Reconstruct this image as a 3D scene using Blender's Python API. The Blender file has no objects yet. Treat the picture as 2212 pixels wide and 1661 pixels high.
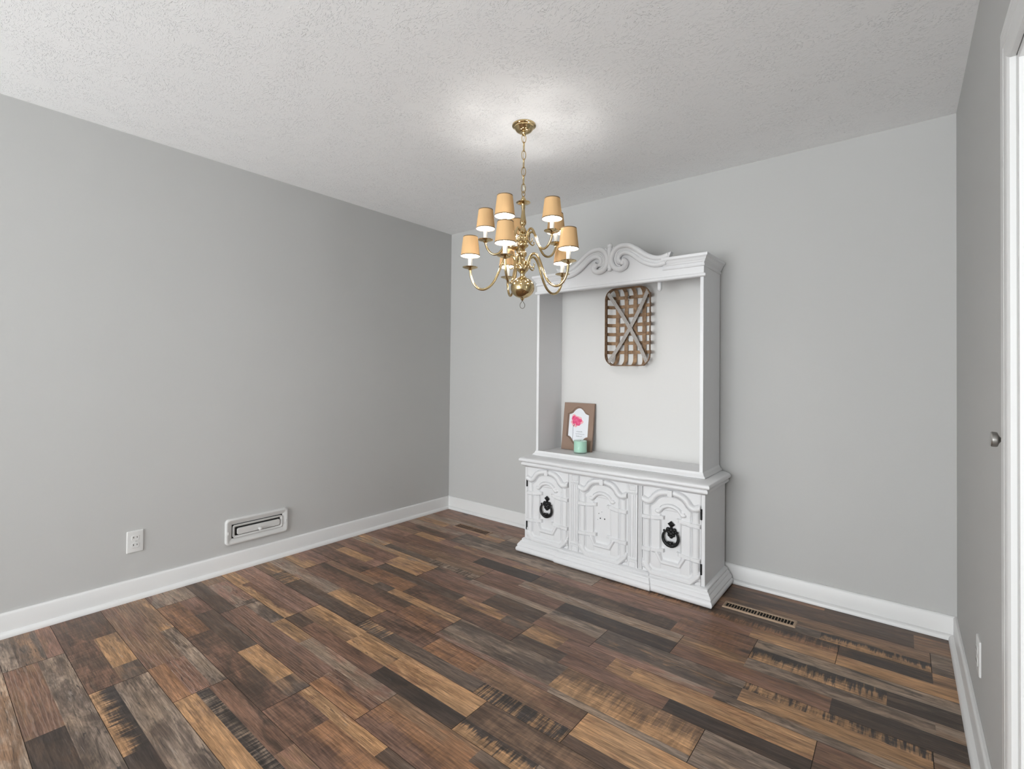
import bpy, bmesh, math, random
import numpy as np
from mathutils import Matrix, Vector
D = bpy.data
SC = bpy.context.scene
COL = SC.collection
R = math.radians
PI = math.pi

# ------------------------------------------------------------------ camera
W, H = 3.3523, 2.44          # room width (x) and height (z); back wall y=0, left wall x=0
YF = -7.80                   # front wall behind the camera
CX, CY, CZ = 3.1544, -3.0463, 1.2129
yaw, pitch, roll = 0.6763, 0.0123, 0.0098
fw = Vector((-math.sin(yaw)*math.cos(pitch), math.cos(yaw)*math.cos(pitch), math.sin(pitch)))
rt = Vector((math.cos(yaw), math.sin(yaw), 0)); up = rt.cross(fw)
r2 = rt*math.cos(roll) + up*math.sin(roll); u2 = -rt*math.sin(roll) + up*math.cos(roll)
cam = D.objects.new('camera', D.cameras.new('camera')); COL.objects.link(cam)
cam.data.sensor_width = 36.0
cam.data.lens = 1049.667/2212*36
cam.data.shift_y = -(830.5-790.82)/2212
cam.data.clip_start = 0.02
cam.matrix_world = Matrix(((r2.x, u2.x, -fw.x, CX), (r2.y, u2.y, -fw.y, CY), (r2.z, u2.z, -fw.z, CZ), (0, 0, 0, 1)))
SC.camera = cam

# ------------------------------------------------------------------ light and exposure
world = D.worlds.new('world'); SC.world = world; world.use_nodes = True
world.node_tree.nodes['Background'].inputs[0].default_value = (0.86, 0.93, 1.0, 1)
world.node_tree.nodes['Background'].inputs[1].default_value = 0.6
WIN = (0.15, 3.20, 0.05, 2.25)      # unseen window added to the front wall as a light source: x0, x1, z0, z1
HXW = W+2.2                          # far wall of the hall beyond the doorway
la = D.lights.new('daylight_fill', 'AREA'); la.shape = 'RECTANGLE'; la.size = WIN[1]-WIN[0]; la.size_y = WIN[3]-WIN[2]
la.energy = 270; la.color = (0.95, 0.98, 1.0)
lo = D.objects.new('daylight_fill', la); COL.objects.link(lo)
lo.location = ((WIN[0]+WIN[1])/2, YF-0.20, (WIN[2]+WIN[3])/2); lo.rotation_euler = (R(118), 0, 0)  # added fill lamp outside the unseen window, tilted up to lift the ceiling
lh = D.lights.new('hall_fill', 'AREA'); lh.shape = 'RECTANGLE'; lh.size = 1.6; lh.size_y = 0.9; lh.energy = 36; lh.color = (0.96, 0.98, 1.0)
lho = D.objects.new('hall_fill', lh); COL.objects.link(lho); lho.location = (HXW+.15, -1.75, 1.35); lho.rotation_euler = (0, R(90), 0)  # added lamp outside the unseen hall, brightens the left wall through the doorway
ls = D.lights.new('sun', 'SUN'); ls.energy = 6; ls.angle = R(2); ls.color = (0.95, 0.98, 1.0)
lso = D.objects.new('sun', ls); COL.objects.link(lso); lso.rotation_euler = (R(48), 0, 0)     # added sun through the rear window, bounced up by the pale floor patch
BULB_STRENGTH = 185.0
SC.view_settings.view_transform = 'Standard'; SC.view_settings.look = 'None'
SC.view_settings.gamma = 1.0; SC.view_settings.exposure = 0.40; SC.view_settings.use_curve_mapping = False
SC.cycles.use_denoising = True
SC.cycles.max_bounces = 10; SC.cycles.diffuse_bounces = 6; SC.cycles.glossy_bounces = 4
SC.cycles.transparent_max_bounces = 8; SC.cycles.caustics_reflective = False; SC.cycles.caustics_refractive = False
SC.cycles.sample_clamp_indirect = 4.0

# ------------------------------------------------------------------ helpers
def lin(c):
    return tuple(((v/255.0)/12.92 if v/255.0 <= 0.04045 else ((v/255.0+0.055)/1.055)**2.4) for v in c)

class MB:
    """collects shapes and links them as ONE mesh object"""
    def __init__(self, M=None):
        self.v = []; self.f = []; self.mi = []; self.M = M or Matrix.Identity(4); self.cur = 0
    def add(self, vs, fs):
        o = len(self.v)
        self.v += [tuple(self.M @ Vector(p)) for p in vs]
        self.f += [tuple(o+i for i in f) for f in fs]; self.mi += [self.cur]*len(fs)
        return self
    def box(self, x0, x1, y0, y1, z0, z1):
        vs = [(x, y, z) for x in (x0, x1) for y in (y0, y1) for z in (z0, z1)]
        return self.add(vs, [(0, 1, 3, 2), (4, 6, 7, 5), (0, 4, 5, 1), (2, 3, 7, 6), (0, 2, 6, 4), (1, 5, 7, 3)])
    def prism(self, pts, y0, y1, plane='xz'):
        def P(a, b, c): return (a, c, b) if plane == 'xz' else ((a, b, c) if plane == 'xy' else (c, a, b))
        n = len(pts)
        vs = [P(a, b, y0) for a, b in pts] + [P(a, b, y1) for a, b in pts]
        return self.add(vs, [tuple(range(n)), tuple(range(2*n-1, n-1, -1))] + [(i, (i+1) % n, n+(i+1) % n, n+i) for i in range(n)])
    def lathe(self, prof, n=24, c=(0, 0, 0), caps=True):
        vs = []; fs = []
        for r, z in prof:
            for k in range(n):
                a = 2*PI*k/n; vs.append((c[0]+r*math.cos(a), c[1]+r*math.sin(a), c[2]+z))
        for i in range(len(prof)-1):
            for k in range(n):
                k2 = (k+1) % n; fs.append((i*n+k, i*n+k2, (i+1)*n+k2, (i+1)*n+k))
        if caps:
            fs.append(tuple(range(n))); fs.append(tuple(range((len(prof)-1)*n, len(prof)*n)))
        return self.add(vs, fs)
    def tube(self, pts, rad, n=10, closed=False, flat=1.0):
        pts = [Vector(p) for p in pts]; m = len(pts)
        if not hasattr(rad, '__len__'): rad = [rad]*m
        vs = []; fs = []; prev = None
        for i, p in enumerate(pts):
            if closed: t = pts[(i+1) % m]-pts[i-1]
            else: t = pts[min(i+1, m-1)]-pts[max(i-1, 0)]
            t.normalize()
            if prev is None:
                a = Vector((0, 1, 0)) if abs(t.y) < 0.9 else Vector((0, 0, 1))
            else: a = prev
            nrm = (a - t*a.dot(t)).normalized(); prev = nrm; b = t.cross(nrm)
            for k in range(n):
                g = 2*PI*k/n; vs.append(tuple(p + (nrm*math.cos(g)*flat + b*math.sin(g))*rad[i]))
        for i in range(m if closed else m-1):
            j = (i+1) % m
            for k in range(n):
                k2 = (k+1) % n; fs.append((i*n+k, i*n+k2, j*n+k2, j*n+k))
        if not closed:
            fs.append(tuple(range(n-1, -1, -1))); fs.append(tuple(range((m-1)*n, m*n)))
        return self.add(vs, fs)
    def ball(self, c, r, sx=1, sy=1, sz=1, n=16, m=10):
        vs = []; fs = []
        for i in range(m+1):
            t = PI*i/m
            for k in range(n):
                a = 2*PI*k/n; vs.append((c[0]+sx*r*math.sin(t)*math.cos(a), c[1]+sy*r*math.sin(t)*math.sin(a), c[2]+sz*r*math.cos(t)))
        for i in range(m):
            for k in range(n):
                k2 = (k+1) % n; fs.append((i*n+k, i*n+k2, (i+1)*n+k2, (i+1)*n+k))
        return self.add(vs, fs)
    def sweep(self, path, prof, closed=False, caps=True):
        """path: 2D (x,y) polyline, prof: (offset to the right-hand side, z); mitred"""
        P = [Vector(p) for p in path]; m = len(P); nrm = []
        for i in range(m):
            ns = []
            if i > 0 or closed: d = (P[i]-P[i-1]).normalized(); ns.append(Vector((d.y, -d.x)))
            if i < m-1 or closed: d = (P[(i+1) % m]-P[i]).normalized(); ns.append(Vector((d.y, -d.x)))
            if len(ns) == 2:
                s = ns[0]+ns[1]; s = s/(1+ns[0].dot(ns[1])) if (1+ns[0].dot(ns[1])) > 0.05 else ns[0]
            else: s = ns[0]
            nrm.append(s)
        k = len(prof); vs = []; fs = []
        for i in range(m):
            for o, z in prof: q = P[i]+nrm[i]*o; vs.append((q.x, q.y, z))
        for i in range(m if closed else m-1):
            j = (i+1) % m
            for a in range(k-1): fs.append((i*k+a, j*k+a, j*k+a+1, i*k+a+1))
        if caps and not closed:
            fs.append(tuple(range(k))); fs.append(tuple(range((m-1)*k, m*k)))
        return self.add(vs, fs)
    def loops(self, rings, cap0=False, cap1=False):
        n = len(rings[0]); vs = [p for r in rings for p in r]; fs = []
        for i in range(len(rings)-1):
            for k in range(n):
                k2 = (k+1) % n; fs.append((i*n+k, i*n+k2, (i+1)*n+k2, (i+1)*n+k))
        if cap0: fs.append(tuple(range(n)))
        if cap1: fs.append(tuple(range((len(rings)-1)*n, len(rings)*n)))
        return self.add(vs, fs)
    def build(self, name, mats, parent=None, smooth=35, bevel=0, weld=False):
        me = D.meshes.new(name); me.from_pydata(self.v, [], self.f)
        if not isinstance(mats, (list, tuple)): mats = [mats]
        for m in mats: me.materials.append(m)
        for p, i in zip(me.polygons, self.mi): p.material_index = i
        me.validate(); me.update()
        bm = bmesh.new(); bm.from_mesh(me)
        if weld: bmesh.ops.remove_doubles(bm, verts=bm.verts, dist=1e-5)
        bmesh.ops.recalc_face_normals(bm, faces=bm.faces); bm.to_mesh(me); bm.free()
        if smooth:
            me.polygons.foreach_set('use_smooth', [True]*len(me.polygons)); me.set_sharp_from_angle(angle=R(smooth))
        o = D.objects.new(name, me); COL.objects.link(o)
        if parent: o.parent = parent
        if bevel:
            b = o.modifiers.new('bevel', 'BEVEL'); b.width = bevel; b.segments = 2; b.limit_method = 'ANGLE'; b.angle_limit = R(50)
        return o

def rrect(cx, cy, w, h, r, n=6):
    out = []
    for sx, sy, a0 in ((1, 1, 0), (-1, 1, 90), (-1, -1, 180), (1, -1, 270)):
        for i in range(n+1):
            a = R(a0+90*i/n); out.append((cx+sx*(w/2-r)+r*math.cos(a), cy+sy*(h/2-r)+r*math.sin(a)))
    return out
def crom(pts, n=8):
    P = [Vector(p) for p in pts]; out = []
    for i in range(len(P)-1):
        a = P[max(i-1, 0)]; b = P[i]; c = P[i+1]; d = P[min(i+2, len(P)-1)]
        for k in range(n):
            t = k/n; out.append(0.5*((2*b)+(c-a)*t+(2*a-5*b+4*c-d)*t*t+(3*b-a-3*c+d)*t*t*t))
    out.append(P[-1]); return out
def thing(name, label, cat, loc=(0, 0, 0), rz=0, group=None):
    o = D.objects.new(name, None); COL.objects.link(o); o.location = loc; o.rotation_euler = (0, 0, rz)
    o.empty_display_size = 0.05; o['label'] = label; o['category'] = cat
    if group: o['group'] = group
    return o
def struct(o, label=None):
    o['kind'] = 'structure'
    if label: o['label'] = label
    return o

# ------------------------------------------------------------------ materials
def mat(name, col, rough=0.5, metal=0.0, spec=0.5, bump=0, bscale=200, var=0.0, emit=None):
    m = D.materials.new(name); m.use_nodes = True; nt = m.node_tree; b = nt.nodes['Principled BSDF']
    b.inputs['Base Color'].default_value = (*col, 1); b.inputs['Roughness'].default_value = rough
    b.inputs['Metallic'].default_value = metal; b.inputs['Specular IOR Level'].default_value = spec
    if emit: b.inputs['Emission Color'].default_value = (*emit[0], 1); b.inputs['Emission Strength'].default_value = emit[1]
    tc = nt.nodes.new('ShaderNodeTexCoord')
    if bump:
        n = nt.nodes.new('ShaderNodeTexNoise'); n.inputs['Scale'].default_value = bscale; n.inputs['Detail'].default_value = 3
        bp = nt.nodes.new('ShaderNodeBump'); bp.inputs['Strength'].default_value = bump; bp.inputs['Distance'].default_value = 0.002
        nt.links.new(tc.outputs['Object'], n.inputs['Vector']); nt.links.new(n.outputs['Fac'], bp.inputs['Height']); nt.links.new(bp.outputs['Normal'], b.inputs['Normal'])
    if var:
        n = nt.nodes.new('ShaderNodeTexNoise'); n.inputs['Scale'].default_value = 3.0; n.inputs['Detail'].default_value = 5
        mx = nt.nodes.new('ShaderNodeMix'); mx.data_type = 'RGBA'; mx.inputs[6].default_value = (*[c*(1-var) for c in col], 1); mx.inputs[7].default_value = (*[min(1, c*(1+var)) for c in col], 1)
        nt.links.new(tc.outputs['Object'], n.inputs['Vector']); nt.links.new(n.outputs['Fac'], mx.inputs[0]); nt.links.new(mx.outputs[2], b.inputs['Base Color'])
    return m

M_wall = mat('wall_paint', (0.49, 0.49, 0.481), 0.75, spec=0.25, bump=0.12, bscale=350, var=0.012)
M_trim = mat('trim_paint', (0.69, 0.69, 0.685), 0.38, spec=0.5, bump=0.03, bscale=60)
M_white = mat('cabinet_paint', (0.70, 0.703, 0.713), 0.42, spec=0.45, bump=0.10, bscale=120, var=0.015)
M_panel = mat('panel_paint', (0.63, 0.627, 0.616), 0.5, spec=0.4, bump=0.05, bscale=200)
M_plate = mat('white_plastic', (0.64, 0.64, 0.63), 0.35)
M_vent = mat('vent_plastic', (0.58, 0.58, 0.57), 0.40, bump=0.03)
M_black = mat('black_iron', (0.006, 0.006, 0.0065), 0.5, spec=.3, bump=0.3, bscale=300)
M_dark = mat('dark_void', (0.008, 0.007, 0.006), 0.9)
M_brass = mat('polished_brass', (0.60, 0.46, 0.25), 0.13, metal=1.0)
M_dbrass = mat('dark_wire', (0.16, 0.14, 0.12), 0.35, metal=1.0)
M_steel = mat('satin_steel', (0.40, 0.39, 0.37), 0.35, metal=1.0)
M_candle = mat('candle_sleeve', (0.80, 0.78, 0.72), 0.5)
M_bulb = mat('bulb_glass', (1, 1, 1), 0.3, emit=((1.0, 0.965, 0.92), BULB_STRENGTH))

def mat_fabric(name, c, tr):
    m = D.materials.new(name); m.use_nodes = True; nt = m.node_tree; nt.nodes.clear()
    out = nt.nodes.new('ShaderNodeOutputMaterial'); mx = nt.nodes.new('ShaderNodeMixShader'); mx.inputs[0].default_value = tr
    d = nt.nodes.new('ShaderNodeBsdfDiffuse'); t = nt.nodes.new('ShaderNodeBsdfTranslucent')
    tc = nt.nodes.new('ShaderNodeTexCoord'); w = nt.nodes.new('ShaderNodeTexNoise'); w.inputs['Scale'].default_value = 25; w.inputs['Detail'].default_value = 6
    mp = nt.nodes.new('ShaderNodeMapping'); mp.inputs['Scale'].default_value = (1, 1, 0.12)
    c2 = nt.nodes.new('ShaderNodeMix'); c2.data_type = 'RGBA'; c2.inputs[6].default_value = (*[x*0.82 for x in c], 1); c2.inputs[7].default_value = (*[min(1, x*1.1) for x in c], 1)
    nt.links.new(tc.outputs['Object'], mp.inputs[0]); nt.links.new(mp.outputs[0], w.inputs['Vector']); nt.links.new(w.outputs['Fac'], c2.inputs[0])
    nt.links.new(c2.outputs[2], d.inputs[0]); nt.links.new(c2.outputs[2], t.inputs[0])
    nt.links.new(d.outputs[0], mx.inputs[1]); nt.links.new(t.outputs[0], mx.inputs[2]); nt.links.new(mx.outputs[0], out.inputs[0])
    return m
M_shade = mat_fabric('tan_shade_fabric', (0.84, 0.56, 0.29), 0.24)
M_liner = mat('shade_liner', (0.85, 0.85, 0.83), 0.6)
M_band = mat('shade_trim_band', (0.16, 0.10, 0.05), 0.8)

# ceiling: brushed "stomp" plaster strokes
M_ceil = mat('ceiling_plaster', (0.90, 0.90, 0.90), 0.85, spec=0.2)
nt = M_ceil.node_tree; N = nt.nodes; L = nt.links
tc = N.new('ShaderNodeTexCoord')
warp = N.new('ShaderNodeTexNoise'); warp.inputs['Scale'].default_value = 5; warp.inputs['Detail'].default_value = 2
wm = N.new('ShaderNodeVectorMath'); wm.operation = 'SCALE'; wm.inputs['Scale'].default_value = 0.14
wa = N.new('ShaderNodeVectorMath'); wa.operation = 'ADD'
L.new(tc.outputs['Object'], warp.inputs['Vector']); L.new(warp.outputs['Color'], wm.inputs[0]); L.new(tc.outputs['Object'], wa.inputs[0]); L.new(wm.outputs[0], wa.inputs[1])
mp = N.new('ShaderNodeMapping'); mp.inputs['Scale'].default_value = (95, 215, 1); mp.inputs['Rotation'].default_value = (0, 0, 0.6)
n1 = N.new('ShaderNodeTexNoise'); n1.inputs['Scale'].default_value = 1.0; n1.inputs['Detail'].default_value = 2.5; n1.inputs['Distortion'].default_value = 0.7
rp = N.new('ShaderNodeValToRGB'); rp.color_ramp.elements[0].position = 0.57; rp.color_ramp.elements[1].position = 0.66
L.new(wa.outputs[0], mp.inputs[0]); L.new(mp.outputs[0], n1.inputs['Vector']); L.new(n1.outputs['Fac'], rp.inputs[0])
bp = N.new('ShaderNodeBump'); bp.inputs['Strength'].default_value = 0.8; bp.inputs['Distance'].default_value = 0.0028
dm = N.new('ShaderNodeTexNoise'); dm.inputs['Scale'].default_value = 9; dm.inputs['Detail'].default_value = 3
dr_ = N.new('ShaderNodeValToRGB'); dr_.color_ramp.elements[0].position = 0.30; dr_.color_ramp.elements[1].position = 0.62
dx_ = N.new('ShaderNodeMath'); dx_.operation = 'MULTIPLY'
L.new(tc.outputs['Object'], dm.inputs['Vector']); L.new(dm.outputs['Fac'], dr_.inputs[0]); L.new(rp.outputs[0], dx_.inputs[0]); L.new(dr_.outputs[0], dx_.inputs[1])
L.new(dx_.outputs[0], bp.inputs['Height']); L.new(bp.outputs['Normal'], N['Principled BSDF'].inputs['Normal'])

# wood floor: printed strips, colours and print style carried per strip
M_floor = D.materials.new('rustic_plank_floor'); M_floor.use_nodes = True
nt = M_floor.node_tree; N = nt.nodes; L = nt.links; BS = N['Principled BSDF']
def nd(t, **k):
    n = N.new(t)
    for a, b in k.items(): setattr(n, a, b)
    return n
def att(name): a = nd('ShaderNodeAttribute'); a.attribute_name = name; return a
def math_(op, a, b=None, c=None, clamp=False):
    n = nd('ShaderNodeMath', operation=op, use_clamp=clamp)
    for i, x in enumerate((a, b, c)):
        if x is None: continue
        if isinstance(x, (int, float)): n.inputs[i].default_value = x
        else: L.new(x, n.inputs[i])
    return n.outputs[0]
def maprange(v, a, b, c=0.0, d=1.0):
    n = nd('ShaderNodeMapRange', interpolation_type='SMOOTHSTEP')
    L.new(v, n.inputs[0])
    for i, x in zip((1, 2, 3, 4), (a, b, c, d)): n.inputs[i].default_value = x
    return n.outputs[0]
def mixc(f, a, b, blend='MIX'):
    n = nd('ShaderNodeMix', data_type='RGBA', blend_type=blend)
    for i, x in ((0, f), (6, a), (7, b)):
        if isinstance(x, (int, float)): n.inputs[i].default_value = x
        elif isinstance(x, tuple): n.inputs[i].default_value = x
        else: L.new(x, n.inputs[i])
    return n.outputs[2]
geo = nd('ShaderNodeTexCoord'); A1, A2 = att('col_a'), att('col_b'); P1, P2, SD = att('p_mix'), att('p_pat'), att('p_seed')
sp1 = nd('ShaderNodeSeparateXYZ'); L.new(P1.outputs['Vector'], sp1.inputs[0])     # mix, bias, saw
sp2 = nd('ShaderNodeSeparateXYZ'); L.new(P2.outputs['Vector'], sp2.inputs[0])     # cathedral, cracks, diagonal
uvn = nd('ShaderNodeUVMap'); uvn.uv_map = 'strip'; suv = nd('ShaderNodeSeparateXYZ'); L.new(uvn.outputs[0], suv.inputs[0])
pos = nd('ShaderNodeVectorMath', operation='ADD'); L.new(geo.outputs['Object'], pos.inputs[0]); L.new(SD.outputs['Vector'], pos.inputs[1])
def noise(scale, detail=5, dist=0.0, rough=0.55, rot=0.0):
    m = nd('ShaderNodeMapping'); m.inputs['Scale'].default_value = scale; m.inputs['Rotation'].default_value = (0, 0, rot)
    n = nd('ShaderNodeTexNoise'); n.inputs['Scale'].default_value = 1; n.inputs['Detail'].default_value = detail; n.inputs['Distortion'].default_value = dist; n.inputs['Roughness'].default_value = rough
    L.new(pos.outputs[0], m.inputs[0]); L.new(m.outputs[0], n.inputs['Vector']); return n.outputs['Fac']
grain = noise((5, 95, 1), 6, 0.6)
fine = noise((24, 420, 1), 3, 0.2)
blot = noise((5, 17, 1), 7, 0.8, 0.62)
blot2 = noise((2.2, 7, 1), 3, 0.3)
sawn = noise((95, 5, 1), 4, 0.35, 0.6, 0.15)
sawd = noise((75, 6, 1), 4, 0.25, 0.6, 0.65)
crk = noise((7, 75, 1), 5, 2.2, 0.6)
wv = nd('ShaderNodeTexWave', wave_type='BANDS', bands_direction='Y'); wv.inputs['Scale'].default_value = 1.0; wv.inputs['Distortion'].default_value = 14.0; wv.inputs['Detail'].default_value = 4; wv.inputs['Detail Scale'].default_value = 0.7
wmp = nd('ShaderNodeMapping'); wmp.inputs['Scale'].default_value = (2.6, 26, 1); L.new(pos.outputs[0], wmp.inputs[0]); L.new(wmp.outputs[0], wv.inputs['Vector'])
# colour B shows where the blotch noise plus an edge bias passes the strip's own mix value
bias = math_('MULTIPLY', math_('SUBTRACT', suv.outputs[1], 0.5), sp1.outputs[1])
fac0 = math_('ADD', math_('ADD', math_('MULTIPLY', blot, 1.2), math_('MULTIPLY', blot2, 0.5)), math_('ADD', bias, math_('SUBTRACT', sp1.outputs[0], 1.35)))
facB = maprange(fac0, -0.10, 0.16)
sawv = mixc(sp2.outputs[2], sawn, sawd)
sawm = maprange(math_('ADD', fac0, math_('MULTIPLY', math_('SUBTRACT', sawv, 0.5), 1.9)), -0.22, 0.24)
fac = math_('ADD', math_('MULTIPLY', facB, math_('SUBTRACT', 1.0, sp1.outputs[2])), math_('MULTIPLY', sawm, sp1.outputs[2]), clamp=True)
c = mixc(fac, A1.outputs['Color'], A2.outputs['Color'])
g1 = maprange(grain, 0.28, 0.72, 0.66, 1.26)
c = mixc(1.0, c, g1, 'MULTIPLY')
g2 = maprange(fine, 0.3, 0.7, 0.82, 1.16)
c = mixc(1.0, c, g2, 'MULTIPLY')
stain = noise((2.4, 17, 1), 7, 0.4, 0.66)
g4 = maprange(stain, 0.36, 0.70, 1.13, 0.62)
g5 = maprange(noise((11, 230, 1), 4, 0.5), 0.3, 0.7, 0.78, 1.20)
c = mixc(1.0, c, g5, 'MULTIPLY')
c = mixc(1.0, c, g4, 'MULTIPLY')
hue = noise((2.5, 9, 1), 4, 0.4)
c = mixc(maprange(hue, 0.35, 0.65), mixc(1.0, c, (0.97, 0.98, 0.995, 1), 'MULTIPLY'), mixc(1.0, c, (1.05, 1.0, 0.93, 1), 'MULTIPLY'))
sws = noise((24, 5, 1), 5, 1.3, 0.6, 0.25)
c = mixc(math_('MULTIPLY', sp1.outputs[2], 1.0), c, mixc(1.0, c, maprange(sws, 0.34, 0.66, 0.68, 1.12), 'MULTIPLY'))
cm = maprange(wv.outputs['Fac'], 0.82, 1.0)
c = mixc(math_('MULTIPLY', cm, math_('MULTIPLY', sp2.outputs[0], 0.30)), c, (0.40, 0.30, 0.24, 1))
ck = maprange(crk, 0.58, 0.70)
c = mixc(math_('MULTIPLY', math_('MULTIPLY', ck, sp2.outputs[1]), 0.80), c, (0.035, 0.030, 0.030, 1))
lc = maprange(noise((9, 120, 1), 4, 1.2), 0.60, 0.74)
c = mixc(math_('MULTIPLY', math_('MULTIPLY', lc, sp2.outputs[1]), 0.45), c, (0.42, 0.36, 0.31, 1))
kv = nd('ShaderNodeTexVoronoi'); kv.inputs['Scale'].default_value = 1.0; kvm = nd('ShaderNodeMapping'); kvm.inputs['Scale'].default_value = (2.6, 8.5, 1)
L.new(pos.outputs[0], kvm.inputs[0]); L.new(kvm.outputs[0], kv.inputs['Vector']); ksep = nd('ShaderNodeSeparateColor'); L.new(kv.outputs['Color'], ksep.inputs[0])
kd = math_('ADD', kv.outputs['Distance'], math_('MULTIPLY', math_('SUBTRACT', blot, 0.5), 0.16))
kn = math_('MULTIPLY', maprange(kd, 0.06, 0.17, 1.0, 0.0), maprange(ksep.outputs[0], 0.62, 0.70))
c = mixc(math_('MULTIPLY', kn, 0.75), c, (0.045, 0.034, 0.028, 1))
L.new(c, BS.inputs['Base Color'])
rg = maprange(grain, 0.2, 0.8, 0.36, 0.50); L.new(rg, BS.inputs['Roughness'])
BS.inputs['Specular IOR Level'].default_value = 0.42
bpn = nd('ShaderNodeBump'); bpn.inputs['Strength'].default_value = 0.12; bpn.inputs['Distance'].default_value = 0.0015
L.new(math_('ADD', grain, math_('MULTIPLY', fine, 0.5)), bpn.inputs['Height']); L.new(bpn.outputs['Normal'], BS.inputs['Normal'])
M_gap = mat('plank_gap', (0.02, 0.014, 0.01), 0.8)

# ------------------------------------------------------------------ floor
PAL = dict(L=(174, 136, 100), O=(147, 109, 81), R=(121, 92, 77), T=(136, 108, 86), P=(143, 110, 95), D=(92, 74, 62), K=(70, 59, 53),
           G=(151, 132, 116), H=(106, 91, 81), W=(70, 62, 58), M=(118, 95, 78))
PITCH, LEN, Y0 = 0.1836, 1.16, -0.035
JOINT = {0: .07, 1: .93, 2: .615, 3: .32, 4: .046, 5: .912, 6: .615, 7: .31, 8: -.04, 9: .803, 10: .514, 11: .22, 12: -.07, 13: .80, 14: .378, 15: .1}
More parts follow.
